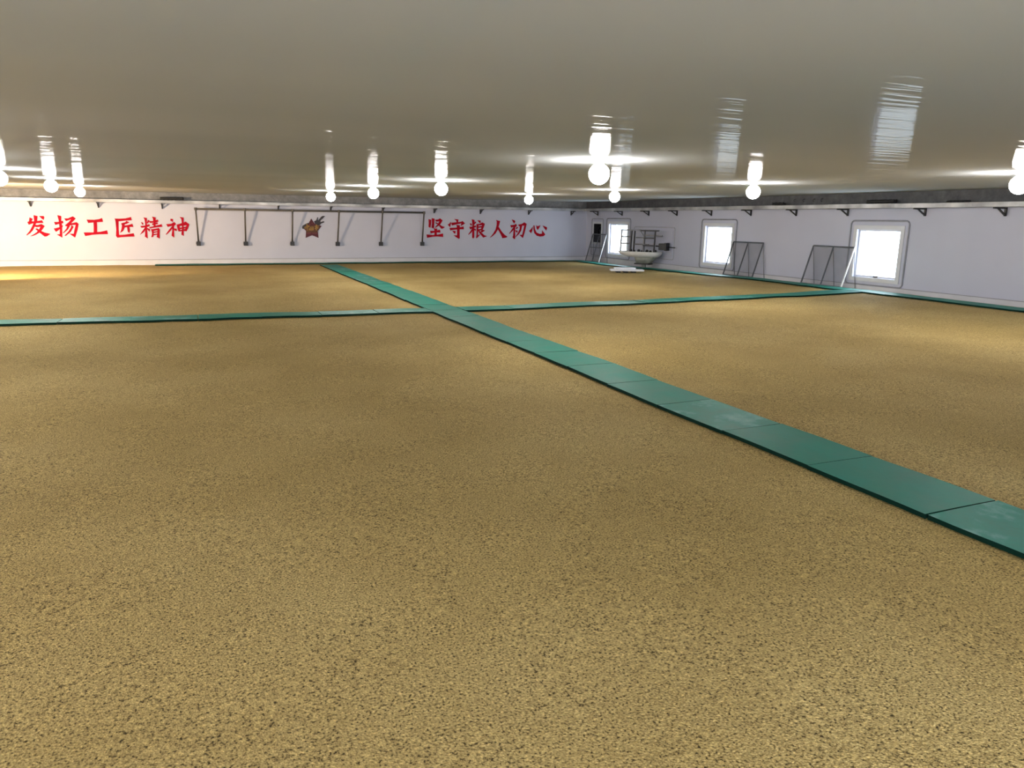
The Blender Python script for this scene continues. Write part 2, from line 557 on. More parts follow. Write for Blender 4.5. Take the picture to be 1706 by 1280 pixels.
# unseen doorway behind the viewer, widened to light the foreground
root = tag(empty('door_1', ((DOOR[0] + DOOR[1]) / 2, YF, DOOR[2])), 'unseen open doorway behind the viewer, widened for daylight', kind='structure')
for nm, b in (('door_jamb', (DOOR[0] - 0.09, DOOR[0], YF, YF + 0.03, DOOR[2], DOOR[3] + 0.09)), ('door_jamb', (DOOR[1], DOOR[1] + 0.09, YF, YF + 0.03, DOOR[2], DOOR[3] + 0.09)),
              ('door_head', (DOOR[0], DOOR[1], YF, YF + 0.03, DOOR[3], DOOR[3] + 0.09)),
              ('door_leaf', (DOOR[0] - 0.06, DOOR[0] - 0.01, YF - 2.48, YF - 0.3, DOOR[2], DOOR[3])), ('door_leaf', (DOOR[1] + 0.01, DOOR[1] + 0.06, YF - 2.48, YF - 0.3, DOOR[2], DOOR[3]))):
    bm = bxm(*b); bm.transform(Matrix.Translation(-root.location)); link(nm, bm, 'frame', root)
_w = WZ0, WZ1
WZ0, WZ1 = DOOR[2], DOOR[3]
portal('y', YF, -1, DOOR[0], DOOR[1], (0, 1, 0))
WZ0, WZ1 = _w

# ------------------------------------------------------------------ grain
def g(x, y):
    """height of the grain surface"""
    bowl = -0.05 + 0.05 * min(1.9, ((x - 4) / 7.5) ** 2)
    t = min(1, max(0, (y - 17) / 9)); t = t * t * (3 - 2 * t)
    h = bowl * (1 - t) + -0.055 * t
    h += 0.016 * noise.noise(Vector((x * 0.55, y * 0.55, 3.1))) + 0.008 * noise.noise(Vector((x * 1.7, y * 1.7, 9.7)))
    return h


def grain_bed():
    xs = [XL + 0.02 + (XR - XL - 0.04) * i / 190 for i in range(191)]
    ys = [YF + 0.02 + (YB - YF - 0.04) * j / 270 for j in range(271)]
    vs, fs = [], []
    for y in ys:
        for x in xs:
            r = 0.0035 * noise.noise(Vector((x * 6, y * 6, 1.3))) + 0.0025 * noise.noise(Vector((x * 3.1, y * 0.9, 5.0)))
            vs.append((x, y, g(x, y) + r))
    w = len(xs)
    for j in range(len(ys) - 1):
        for i in range(w - 1):
            a = j * w + i
            fs.append((a, a + 1, a + 1 + w, a + w))
    me = bpy.data.meshes.new('grain_bed'); me.from_pydata(vs, [], fs); me.materials.append(M['grain'])
    for p in me.polygons: p.use_smooth = True
    o = bpy.data.objects.new('grain_bed', me); COL.objects.link(o)
    return tag(o, 'golden brown bed of loose grain filling the store', 'grain', kind='stuff')


grain_bed()


# ------------------------------------------------------------------ green walkway mats
MT = 0.034


def walkway_mat(x0, x1, y0, y1, label, group, glare_scuff=False, tilt=0.004):
    """one rubber mat following the grain; long side whichever is longer"""
    nx = max(2, round((x1 - x0) / 0.16)); ny = max(2, round((y1 - y0) / 0.16))
    ta, tb = random.uniform(-tilt, tilt), random.uniform(-tilt, tilt)
    cx, cy = (x0 + x1) / 2, (y0 + y1) / 2
    jx, jy = random.uniform(-0.012, 0.012), random.uniform(-0.004, 0.004)
    bm = bmesh.new()
    top, bot = [], []
    for j in range(ny + 1):
        for i in range(nx + 1):
            x = x0 + (x1 - x0) * i / nx; y = y0 + (y1 - y0) * j / ny
            z = g(x, y) + 0.005 + (x - cx) * ta + (y - cy) * tb
            if x1 - x0 > y1 - y0: x, y = x + jy, y + jx
            else: x, y = x + jx, y + jy
            top.append(bm.verts.new((x, y, z + MT))); bot.append(bm.verts.new((x, y, z + 0.004)))
    w = nx + 1
    for j in range(ny):
        for i in range(nx):
            a = j * w + i
            bm.faces.new((top[a], top[a + 1], top[a + 1 + w], top[a + w]))
            bm.faces.new((bot[a + w], bot[a + 1 + w], bot[a + 1], bot[a]))
    edge = [i for i in range(nx)] + [nx + j * w for j in range(ny)] + [ny * w + nx - i for i in range(nx)] + [(ny - j) * w for j in range(ny)]
    for p, q in zip(edge, edge[1:] + edge[:1]):
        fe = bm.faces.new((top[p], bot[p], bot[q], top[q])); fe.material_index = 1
    o = link('walkway_mat', bm, ['mat_glare_scuff' if glare_scuff else 'mat', 'mat_edge_shade'], smooth=False, origin=(cx, cy, g(cx, cy)))
    return tag(o, label, 'mat', group)


LX0, LX1 = 3.93, 4.56
CY0, CY1 = 13.30, 13.88
PITCH, GAP = 0.962, 0.006
y = 14.42
i = 0
while y > -0.2:                         # from the crossing towards the camera
    i += 1
    lab = 'green mat where the two walkways cross' if i == 1 else 'green mat, %s from the crossing towards the camera' % ordinal(i - 1)
    walkway_mat(LX0, LX1, y - PITCH + GAP, y, lab, 'mats of the long walkway', glare_scuff=(i in (10, 13)))
    y -= PITCH
y = 14.42; i = 0
while y + PITCH < YB - 0.62:
    i += 1
    walkway_mat(LX0, LX1, y + GAP, y + PITCH, 'green mat, %s from the crossing towards the back wall' % ordinal(i), 'mats of the long walkway', glare_scuff=(i in (7, 8, 9, 12)))
    y += PITCH
x = LX0 - 0.008; i = 0
while x - 1.0 > XL:
    i += 1
    walkway_mat(x - 1.02 + GAP, x, CY0, CY1, 'green mat, %s left of the crossing' % ordinal(i), 'mats of the cross walkway', glare_scuff=(i in (1, 2, 5, 6)))
    x -= 1.02
x = LX1 + 0.008; i = 0
while x + 1.0 < 14.9:
    i += 1
    walkway_mat(x, x + 1.02 - GAP, CY0, CY1, 'green mat, %s right of the crossing' % ordinal(i), 'mats of the cross walkway', glare_scuff=(i in (4, 5, 7)))
    x += 1.02
y = YB - 0.72; i = 0
while y > 3.0:
    i += 1
    walkway_mat(14.80, 15.335, y - 1.0 + GAP, y, 'green mat along the right wall, %s from the back corner' % ordinal(i), 'mats along the right wall', glare_scuff=(i in (1, 2, 3, 4, 8, 9, 10, 15, 16)))
    y -= 1.0
x = 15.42; i = 0
while x > -1:
    i += 1
    walkway_mat(x - 1.0 + GAP, x, YB - 0.70, YB - 0.14, 'green mat along the back wall, %s from the corner' % ordinal(i), 'mats along the back wall')
    x -= 1.0


# ------------------------------------------------------------------ cable trays and their brackets
def cable_tray(name, label, axis):
    root = tag(empty(name, (XR - 0.2, YB - 0.2, TRAY0)), label, 'cable tray', 'cable trays')
    inv = Matrix.Translation(-root.location)

    def part(nm, bm, mat):
        bm.transform(inv); return link(nm, bm, mat, root)
    p, end = (XR - 0.05, XL) if axis == 'x' else (YB - 0.05, 4.0)
    idx = 0
    while p > end:
        q = max(p - 2.0, end)
        dz = 0.004 * (idx % 2)
        if axis == 'x':
            part('tray_section', bevel(bxm(q + 0.004, p, YB - TRAYD, YB - 0.065, TRAY0 + dz, TRAY1 + dz), 0.006), 'galv')
            part('joint_plate', bxm(q - 0.09, q + 0.09, YB - TRAYD - 0.006, YB - TRAYD - 0.0005, TRAY0 + 0.02, TRAY1 - 0.02), 'galv')
        else:
            part('tray_section', bevel(bxm(XR - TRAYD, XR - 0.065, q + 0.004, p - (TRAYD if idx == 0 else 0), TRAY0 + dz, TRAY1 + dz), 0.006), 'galv')
            part('joint_plate', bxm(XR - TRAYD - 0.006, XR - TRAYD - 0.0005, q - 0.09, q + 0.09, TRAY0 + 0.02, TRAY1 - 0.02), 'galv')
        p = q; idx += 1


cable_tray('cable_tray', 'long galvanised cable tray on brackets along the back wall', 'x')
cable_tray('cable_tray', 'long galvanised cable tray on brackets along the right wall', 'y')


def make_bracket():
    """arm towards -Y from the wall plane y=0, post hanging down the wall"""
    root = empty('wall_bracket')
    link('arm', bxm(-0.022, 0.022, -0.40, -0.004, -0.035, -0.002), 'black', root)
    link('post', bxm(-0.022, 0.022, -0.040, -0.003, -0.185, -0.035), 'black', root)
    b = bmesh.new(); bar(b, (0, -0.26, -0.03), (0, -0.025, -0.165), 0.036, 0.026)
    link('brace', b, 'black', root)
    return root


proto = make_bracket()
first = True


def place_bracket(loc, rz, label, group):
    global first
    if first:
        r = proto; first = False
    else:
        r = proto.copy(); COL.objects.link(r)
        for ch in proto.children:
            c = ch.copy(); COL.objects.link(c); c.parent = r
    r.location = loc; r.rotation_euler = (0, 0, rz)
    tag(r, label, 'bracket', group)


bpx = [52, 164.5, 270.5, 366, 463.5, 550.5, 637, 723, 800, 880.5, 951.5]
for i, u in enumerate(reversed(bpx)):
    p = on_y(u, 347, YB)
    place_bracket((p.x, YB, TRAY0), 0, 'black tray bracket on the back wall, %s from the corner' % ordinal(i + 1), 'tray brackets on the back wall')
rpx = [997, 1037.5, 1082, 1129, 1186.5, 1252.5, 1328, 1414, 1543, 1677]
for i, u in enumerate(rpx):
    p = on_x(u, 350, XR)
    place_bracket((XR, p.y, TRAY0), -math.pi / 2, 'black triangular tray bracket on the right wall, %s from the corner' % ordinal(i + 1), 'tray brackets on the right wall')


# black cable bundles lying in and over the tray edge
def cable_bundle(p, q, n, r, label):
    p, q = Vector(p), Vector(q)
    root = tag(empty('cable_bundle', (p + q) / 2), label, 'cable', 'cable bundles on the trays')
    for k in range(n):
        b = bmesh.new(); pts = []
        for s in range(13):
            t = s / 12
            c = p.lerp(q, t)
            c += Vector((0, 0, r + 0.022 * abs(math.sin(t * 9 + k * 1.7)) + 0.9 * r * (k // 3)))
            off = (k % 3 - 1) * r * 1.6
            d = (q - p).normalized()
            c += Vector((-d.y, d.x, 0)) * off
            pts.append(c - root.location)
        tube(b, pts, r, 7)
        link('cable', b, 'rubber', root, smooth=True)


zt = TRAY1 + 0.006
a, b = on_y(267, 334, YB - 0.26), on_y(306, 334, YB - 0.26)
cable_bundle((a.x, YB - 0.24, zt), (b.x, YB - 0.24, zt), 6, 0.03, 'black cable bundle on the tray of the back wall')
a, b = on_x(1448, 334, XR - 0.22), on_x(1493, 334, XR - 0.22)
cable_bundle((XR - 0.24, a.y, zt), (XR - 0.24, b.y, zt), 6, 0.026, 'longest black cable bundle on the tray of the right wall')
a, b = on_x(1290, 337, XR - 0.22), on_x(1308, 337, XR - 0.22)
cable_bundle((XR - 0.24, a.y, zt), (XR - 0.24, b.y, zt), 4, 0.022, 'short black cable bundle on the right tray before the long one')
a, b = on_x(1580, 330, XR - 0.22), on_x(1618, 329, XR - 0.22)
cable_bundle((XR - 0.24, a.y, zt), (XR - 0.24, b.y, zt), 3, 0.014, 'thin black cable bundle on the right tray near the picture edge')
for i, (u, v) in enumerate(((1326, 334), (1341, 334), (1358, 334), (1371, 333.5))):
    p = on_x(u, v, XR - 0.06)
    b = bmesh.new()
    tube(b, [(-0.0, 0, 0.035), (-0.05, 0, 0.03), (-0.07, 0, 0.0), (-0.06, 0, -0.035), (-0.03, 0, -0.03)], 0.009, 6)
    o = link('beam_hook', b, 'black', smooth=True); o.location = (XR - 0.062, p.y, p.z)
    tag(o, 'small black hook on the right beam, %s of four counted from the back' % ordinal(i + 1), 'hook', 'hooks on the right beam')

# ------------------------------------------------------------------ pipe manifold on the back wall
root = tag(empty('pipe_manifold', (4, YB - 0.3, 1.9)), 'dark pipe manifold with six drop pipes between the two slogans', 'pipe')
inv = Matrix.Translation(-root.location)


def ppart(nm, bm, mat, par=root, smooth=True):
    bm.transform(inv); return link(nm, bm, mat, par, smooth)


tops = [(326, 348.8), (408, 350), (487.5, 351.2), (565, 352.2), (637.5, 352.8), (706.5, 353.5)]
bots = [(331, 405.5), (409.5, 405.5), (487, 405.5), (562.5, 406), (634.5, 406), (703.3, 406)]
YP = YB - 0.36
tp = [on_y(u, v, YP) for u, v in tops]; zh = sum(p.z for p in tp) / 6
b = bmesh.new(); tube(b, [(tp[0].x - 0.03, YP, zh), (tp[-1].x + 0.03, YP, zh)], 0.036, 10); ppart('header_pipe', b, 'pipe')
for (u, v), t in zip(bots, tp):
    e = on_y(u, v, YB - 0.05)
    b = bmesh.new(); tube(b, [(t.x, YP, zh), (e.x, YB - 0.06, e.z)], 0.029, 10); dp = ppart('drop_pipe', b, 'pipe')
    b = bmesh.new(); lathe(b, [(0, -0.05), (0.05, -0.05), (0.05, 0.05), (0, 0.05)], 10, (t.x, YP, zh)); ppart('tee_joint', b, 'pipe', dp, False)
    b = bxm(e.x - 0.075, e.x + 0.075, YB - 0.13, YB - 0.002, e.z - 0.085, e.z + 0.065); bevel(b, 0.012); sb = ppart('socket_box', b, 'steel_dark', smooth=False)
    b = bxm(e.x - 0.085, e.x - 0.04, YB - 0.15, YB - 0.12, e.z - 0.035, e.z + 0.03); ppart('valve_knob', b, 'steel_dark', sb, False)

# ------------------------------------------------------------------ slogans and emblem on the back wall
Z1, Z2 = 1706 / 92.0, 1706 / 72.0
CHARS = [
 ('发', (40, 350, Z1), [
  [(175,230),(265,275),(235,350),(320,360),(440,345),(555,320),(600,400),(400,400),(260,410),(150,450),(105,375),(160,355)],
  [(300,160),(415,190),(400,340),(360,430),(320,520),(270,620),(190,710),(90,780),(70,775),(170,670),(235,560),(290,440),(320,330)],
  [(465,185),(600,190),(625,225),(610,305),(550,260)],
  [(340,465),(430,470),(540,435),(635,500),(550,620),(480,690),(380,750),(270,795),(180,815),(300,760),(400,690),(480,590),(510,515),(400,525),(330,510)],
  [(350,590),(400,570),(500,640),(640,705),(790,735),(810,745),(700,810),(640,815),(560,750),(470,680),(400,620)]]),
 ('扬', (40, 350, Z1), [
  [(930,370),(1060,375),(1195,335),(1220,405),(1100,420),(970,455)],
  [(1030,160),(1145,190),(1145,330),(1170,480),(1175,650),(1185,855),(1010,755),(1110,750),(1115,600),(1095,460),(1080,320)],
  [(920,575),(1060,550),(1210,475),(1170,540),(1060,620),(990,670)],
  [(1240,260),(1360,265),(1510,200),(1595,265),(1490,370),(1410,440),(1340,460),(1290,490),(1270,470),(1400,370),(1455,290),(1300,335)],
  [(1285,470),(1450,420),(1620,380),(1685,430),(1650,600),(1580,850),(1400,730),(1540,740),(1570,600),(1600,460),(1480,455),(1300,505)],
  [(1350,480),(1420,490),(1350,600),(1220,715),(1210,700),(1310,590)],
  [(1470,470),(1530,520),(1440,670),(1290,795),(1250,795),(1370,680),(1450,560)]]),
 ('工', (138, 350, Z1), [
  [(120,300),(350,310),(500,290),(590,250),(620,365),(400,370),(170,395)],
  [(330,330),(430,330),(435,500),(440,720),(340,720),(345,500)],
  [(25,695),(300,700),(550,680),(745,630),(775,745),(500,745),(300,760),(80,800)]]),
 ('匠', (138, 350, Z1), [
  [(980,265),(1130,275),(1320,265),(1485,220),(1510,315),(1330,320),(1100,345),(1030,350)],
  [(1000,300),(1100,320),(1100,600),(1120,800),(1070,850),(1030,800),(1040,600),(1020,380)],
  [(1060,775),(1300,770),(1570,720),(1595,820),(1400,820),(1200,830),(1080,850)],
  [(1190,410),(1320,380),(1345,340),(1440,380),(1350,420),(1250,450)],
  [(1185,410),(1290,420),(1285,540),(1240,640),(1150,710),(1200,600),(1215,480)],
  [(1260,490),(1400,470),(1525,430),(1560,520),(1400,515),(1260,540)],
  [(1370,500),(1435,500),(1450,620),(1445,705),(1400,680),(1385,600)]]),
 ('精', (230, 350, Z1), [
  [(90,375),(140,390),(165,440),(140,455)],
  [(310,310),(360,330),(300,410),(275,400)],
  [(165,230),(270,250),(265,400),(275,600),(300,880),(220,820),(230,600),(225,400),(205,280)],
  [(70,495),(200,490),(350,440),(360,500),(230,530),(110,545)],
  [(230,520),(255,560),(170,680),(60,765),(130,670)],
  [(270,550),(370,590),(350,670),(290,590)],
  [(340,345),(480,350),(600,300),(630,360),(500,385),(370,395)],
  [(430,420),(600,390),(615,430),(450,460)],
  [(340,535),(560,490),(725,440),(750,515),(560,530),(370,565)],
  [(430,205),(545,235),(530,380),(540,520),(490,520),(480,380),(470,270)],
  [(405,590),(480,600),(480,740),(470,830),(410,840),(440,720)],
  [(420,600),(560,580),(640,560),(665,600),(660,740),(670,885),(580,830),(600,740),(600,620),(470,640)],
  [(470,680),(610,655),(610,685),(470,710)],
  [(470,750),(610,725),(610,755),(470,780)]]),
 ('神', (230, 350, Z1), [
  [(1010,270),(1080,285),(1075,370),(1000,320)],
  [(870,440),(1030,430),(1115,375),(1170,430),(1090,520),(990,650),(880,755),(860,750),(960,620),(1060,490),(920,515)],
  [(1060,500),(1110,500),(1105,650),(1120,855),(1040,790),(1065,650)],
  [(1110,570),(1190,580),(1200,650),(1130,620)],
  [(1195,450),(1270,460),(1290,560),(1300,655),(1255,660),(1220,560)],
  [(1200,450),(1330,420),(1470,365),(1580,440),(1530,580),(1495,655),(1400,640),(1460,600),(1500,470),(1400,480),(1250,490)],
  [(1260,560),(1500,510),(1500,550),(1260,600)],
  [(1270,630),(1500,580),(1500,630),(1280,660)],
  [(1280,215),(1405,235),(1400,420),(1400,640),(1415,800),(1340,760),(1365,600),(1360,400),(1340,270)]]),
 ('坚', (708, 355, Z2), [
  [(140,245),(240,270),(235,400),(215,585),(145,550),(155,400)],
  [(265,200),(375,230),(360,400),(355,610),(260,580),(285,400)],
  [(405,270),(520,265),(590,215),(690,290),(630,400),(560,480),(410,580),(400,565),(500,460),(570,330),(440,335)],
  [(395,395),(450,375),(560,450),(660,520),(785,555),(700,610),(640,610),(560,500),(480,430)],
  [(205,705),(380,710),(590,665),(605,770),(400,760),(235,800)],
  [(340,600),(475,625),(455,750),(460,890),(375,890),(385,750),(375,650)],
  [(65,850),(300,875),(520,860),(710,810),(715,945),(480,920),(300,930),(85,975)]]),
 ('守', (708, 355, Z2), [
  [(1145,235),(1320,260),(1300,370),(1255,370),(1240,300)],
  [(1010,355),(1020,400),(990,555),(895,460),(960,430)],
  [(1030,385),(1250,370),(1420,355),(1480,325),(1580,410),(1400,520),(1440,410),(1250,440),(1070,490)],
  [(970,590),(1150,590),(1380,570),(1520,530),(1530,640),(1300,640),(1100,660),(1000,685)],
  [(1240,470),(1370,490),(1360,650),(1365,1000),(1330,1015),(1125,880),(1270,885),(1270,650),(1260,520)],
  [(1070,700),(1205,715),(1190,820),(1150,790)]]),
 ('粮', (776, 355, Z2), [
  [(150,410),(215,420),(235,480),(205,500)],
  [(360,340),(410,370),(330,460),(310,440)],
  [(230,250),(340,280),(315,450),(325,700),(325,960),(290,1010),(255,960),(265,700),(265,450),(255,320)],
  [(140,545),(270,545),(380,490),(405,550),(290,590),(170,640)],
  [(260,600),(290,640),(220,760),(110,855),(100,845),(190,720)],
  [(310,600),(390,640),(385,705),(330,660)],
  [(455,285),(580,300),(575,400),(530,370)],
  [(420,440),(560,430),(650,375),(745,430),(700,560),(660,660),(600,650),(640,480),(560,480),(430,490)],
  [(470,540),(650,510),(650,560),(470,590)],
  [(470,650),(650,620),(660,670),(480,700)],
  [(420,440),(495,460),(480,700),(470,880),(575,840),(430,1000),(410,970),(430,850),(435,650)],
  [(620,690),(690,670),(750,695),(640,760),(580,760)],
  [(480,690),(530,700),(620,790),(720,880),(835,915),(690,965),(620,880),(540,780)]]),
 ('人', (776, 355, Z2), [
  [(1190,275),(1350,320),(1300,500),(1260,650),(1170,800),(1050,910),(940,985),(1080,830),(1180,660),(1225,480),(1230,330)],
  [(1260,570),(1300,560),(1400,720),(1520,860),(1645,940),(1570,970),(1450,990),(1380,830),(1270,640)]]),
 ('初', (844, 355, Z2), [
  [(205,255),(320,300),(335,350),(300,410),(260,360)],
  [(145,485),(300,475),(370,430),(400,490),(320,590),(230,700),(110,820),(100,815),(190,690),(270,550),(180,575)],
  [(280,560),(335,580),(325,750),(330,1010),(300,1025),(235,960),(265,900),(280,700)],
  [(410,545),(450,580),(380,640),(370,610)],
  [(335,680),(430,700),(420,785),(370,730)],
  [(455,460),(600,440),(695,375),(785,430),(740,620),(690,820),(640,985),(505,870),(620,860),(660,700),(700,500),(600,490),(490,520)],
  [(530,480),(610,500),(560,700),(480,830),(350,955),(350,940),(450,800),(520,640)]]),
 ('心', (844, 355, Z2), [
  [(1040,535),(1000,700),(965,800),(885,705),(940,670)],
  [(1065,490),(1095,500),(1110,640),(1170,770),(1290,830),(1400,820),(1400,680),(1520,850),(1450,910),(1320,925),(1190,890),(1100,790),(1065,640)],
  [(1170,490),(1225,530),(1330,485),(1280,580),(1225,670),(1190,600)],
  [(1415,495),(1570,560),(1590,590),(1560,690),(1510,620)]]),
]


def wall_shape(bm, poly, orig, layer, th=0.010, grow=0):
    y0 = YB - 0.001
    if grow:
        k = len(poly)
        area = sum(poly[i][0] * poly[(i + 1) % k][1] - poly[(i + 1) % k][0] * poly[i][1] for i in range(k))
        sg = 1 if area > 0 else -1
        new = []
        for i in range(k):
            p0, p1, p2 = Vector(poly[i - 1]), Vector(poly[i]), Vector(poly[(i + 1) % k])
            n1 = Vector(((p1 - p0).y, -(p1 - p0).x)).normalized(); n2 = Vector(((p2 - p1).y, -(p2 - p1).x)).normalized()
            q = p1 + (n1 + n2) * (0.55 * grow * sg)
            new.append((q.x, q.y))
        poly = new
    pts = [on_y(orig[0] + a / orig[2], orig[1] + b / orig[2], y0) for a, b in poly]
    prism(bm, pts, (0, -(th + 0.0006 * layer), 0))
    return pts


WORDS = ['first', 'second', 'third', 'fourth', 'fifth', 'last']
for i, (ch, orig, polys) in enumerate(CHARS):
    bm = bmesh.new(); allp = []
    for L, poly in enumerate(polys):
        allp += wall_shape(bm, poly, orig, L, grow=7)
    c = sum(allp, Vector()) / len(allp)
    o = link('slogan_character', bm, 'red', origin=(c.x, YB, c.z))
    side = 'left' if i < 6 else 'right'
    tag(o, 'red wall character %s, %s of the %s slogan' % (ch, WORDS[i % 6], side), 'lettering', 'characters of the %s slogan' % side)

SO = (500, 350, 1231 / 50.0)
ec = on_y(520, 382, YB)
root = tag(empty('star_emblem', (ec.x, YB, ec.z)), 'maroon star emblem with gold characters and black wing on the back wall', 'emblem')
inv = Matrix.Translation(-root.location)


def emblem_part(name, polys, mat, layer):
    bm = bmesh.new()
    for i, p in enumerate(polys):
        wall_shape(bm, p, SO, 0, 0.012 + 0.006 * layer + 0.0005 * i)
    bm.transform(inv)
    return link(name, bm, mat, root)


emblem_part('star', [[(455,350),(590,555),(880,655),(720,860),(755,1145),(490,1035),(225,1145),(240,860),(95,715),(345,545)]], 'maroon', 1)
emblem_part('wing', [[(570,460),(640,430),(670,400),(700,300),(735,300),(722,412),(752,415),(850,290),(920,240),(1020,248),(940,340),(835,430),(830,495),(960,460),(1002,488),(960,520),(870,550),(800,620),(700,610),(610,570)]], 'ink', 2)
emblem_part('ribbon', [[(340,525),(220,570),(110,640),(72,710),(100,775),(180,770),(190,690),(260,610),(360,565)]], 'ink', 2)
emblem_part('brown_field', [[(260,640),(480,640),(760,620),(800,700),(715,840),(720,920),(250,920),(250,840),(190,760)]], 'brown', 2)
emblem_part('gold_character', [   # 中, leaning
    [(170,690),(360,620),(375,650),(190,715)], [(190,750),(385,690),(385,660),(360,640),(372,700),(200,770)],
    [(170,690),(200,690),(215,770),(185,765)], [(340,630),(375,640),(385,700),(355,705)], [(250,575),(290,575),(310,690),(300,850),(275,850),(275,700)]], 'gold', 3)
emblem_part('gold_character', [   # 国
    [(410,700),(440,690),(430,830),(400,830)], [(410,690),(530,680),(530,705),(410,715)], [(515,685),(545,690),(550,810),(520,815)],
    [(400,805),(550,800),(550,830),(400,835)], [(440,735),(515,730),(515,748),(440,753)], [(440,775),(515,770),(515,788),(440,793)], [(468,735),(488,735),(488,790),(468,790)],
    [(345,760),(385,740),(395,830),(350,835)]], 'gold', 3)
emblem_part('gold_character', [   # third character
    [(590,660),(760,640),(765,670),(595,690)], [(650,590),(690,600),(680,690),(620,790),(590,790),(640,690)], [(650,690),(690,690),(760,740),(740,760),(690,740)],
    [(620,720),(700,720),(700,745),(620,745)], [(640,760),(700,745),(680,830),(650,850)]], 'gold', 3)
emblem_part('motto_line', [[(270,935),(440,935),(440,970),(270,970)], [(500,935),(690,935),(690,970),(500,970)]], 'pink', 3)
emblem_part('small_stars', [[(470,520),(510,520),(515,555),(470,560)], [(375,570),(415,570),(415,605),(375,610)], [(265,580),(290,580),(288,605),(265,605)]], 'pink', 3)

# ------------------------------------------------------------------ ceiling lamps
RB = 0.135


def make_lamp():
    root = empty('ceiling_lamp')
    b = lathe(bmesh.new(), [(0, -0.001), (0.10, -0.001), (0.10, -0.018), (0.065, -0.03), (0.055, -0.055), (0, -0.055)], 24)
    link('lamp_base', b, 'ceramic', root, smooth=False)
    prof = [(0.055, -0.052)]
    for i in range(1, 15):
        a = math.radians(24 + (180 - 24) * i / 14)
        prof.append((RB * math.sin(a) if i < 14 else 0.0, -0.052 - RB * 0.92 + RB * math.cos(a)))
    link('lamp_globe', lathe(bmesh.new(), prof, 24), 'bulb', root, smooth=True)
    return root


LZ = ZC - 0.052 - RB * 0.92
lamp_px = [(-2, 297, 'ceiling lamp cut by the left picture edge'), (85, 310, 'lit ceiling lamp above the start of the left slogan'),
           (133, 320, 'small lit ceiling lamp nearest the back in the left row'), (551, 328, 'lit ceiling lamp right of the star emblem, farthest of the middle row'),
           (622, 322, 'lit ceiling lamp second farthest in the middle row'), (735, 315, 'lit ceiling lamp above the right slogan start'),
           (881, 333, 'smallest lit ceiling lamp, above the end of the right slogan'), (998, 290, 'biggest brightest ceiling lamp, in the middle of the picture'),
           (1024, 328, 'lit ceiling lamp above the window nearest the back corner'), (1255, 320, 'lit ceiling lamp between the middle and largest windows'),
           (1699, 308, 'big ceiling lamp cut by the right picture edge')]
spots = []
for u, v, lab in lamp_px:
    p = on_z(u, v, LZ); spots.append((p.x, p.y, lab))
spots += [(-3.4, 12.3, 'ceiling lamp of the left row outside the view'), (-3.4, 7.8, 'ceiling lamp of the left row beside the viewer'), (-3.4, 3.0, 'ceiling lamp of the left row level with the viewer'),
          (-3.4, -1.6, 'ceiling lamp of the left row behind the viewer'), (4.4, -1.6, 'ceiling lamp of the middle row behind the viewer'),
          (11.5, 3.0, 'ceiling lamp of the right row outside the view'), (11.5, -1.6, 'ceiling lamp of the right row behind the viewer')]
lp = make_lamp()
for i, (x, y, lab) in enumerate(spots):
    if i == 0:
        r = lp
    else:
        r = lp.copy(); COL.objects.link(r)
        for ch in lp.children:
            c = ch.copy(); COL.objects.link(c); c.parent = r
    r.location = (x, y, ZC)
    tag(r, lab, 'lamp', 'round ceiling lamps')

# ------------------------------------------------------------------ warm floodlight on the left wall, aimed at the back wall
fl = Vector((XL + 0.22, 22.4, 1.35)); aim = (Vector((-3.6, YB, 0.75)) - fl).normalized()
root = tag(empty('floodlight', fl), 'warm floodlight on the left wall lighting the left slogan', 'lamp')
Q = aim.to_track_quat('-Z', 'Y').to_matrix().to_4x4()
b = bevel(bxm(-0.13, 0.13, -0.10, 0.10, 0.0, 0.09), 0.015); b.transform(Q); link('housing', b, 'black', root)
b = bxm(-0.11, 0.11, -0.08, 0.08, -0.004, 0.0); b.transform(Q); link('lens', b, 'flood', root)
b = bmesh.new(); bar(b, (-0.21, 0, -0.02), (0.0, 0, -0.02), 0.05, 0.02); link('mount_arm', b, 'black', root)
ld = bpy.data.lights.new('floodlight_beam', 'SPOT'); ld.energy = FLOOD_POWER; ld.color = FLOOD_COLOR
ld.spot_size = math.radians(100); ld.spot_blend = 0.35; ld.shadow_soft_size = 0.08
lo = bpy.data.objects.new('floodlight_beam', ld); COL.objects.link(lo); lo.parent = root
lo.rotation_euler = aim.to_track_quat('-Z', 'Y').to_euler(); lo.location = aim * 0.1

# ------------------------------------------------------------------ dark fan opening beside the corner window
v0, v1, w0, w1 = VENT
root = tag(empty('vent_fan', (XR, (v0 + v1) / 2, w0)), 'dark fan opening with white casing, next to the back corner', 'vent fan')
inv = Matrix.Translation(-root.location)


def vpart(nm, bm, mat, smooth=False):
    bm.transform(inv); return link(nm, bm, mat, root, smooth)


for b in ((v0 - 0.09, v0, w0 - 0.09, w1 + 0.09), (v1, v1 + 0.09, w0 - 0.09, w1 + 0.09)):
    vpart('casing_side', bevel(bxm(XR - 0.022, XR + 0.002, *b), 0.005), 'frame')
for b in ((v0, v1, w1, w1 + 0.09), (v0, v1, w0 - 0.09, w0)):
    vpart('casing_rail', bevel(bxm(XR - 0.022, XR + 0.002, *b), 0.005), 'frame')
vpart('back_plate', bxm(XR + 0.26, XR + 0.28, v0, v1, w0, w1), 'dark')
for b in ((v0, v0 + 0.01, w0, w1), (v1 - 0.01, v1, w0, w1), (v0 + 0.01, v1 - 0.01, w0, w0 + 0.01), (v0 + 0.01, v1 - 0.01, w1 - 0.01, w1)):
    vpart('duct_side', bxm(XR + 0.004, XR + 0.26, *b), 'dark')
cy, cz = (v0 + v1) / 2, (w0 + w1) / 2
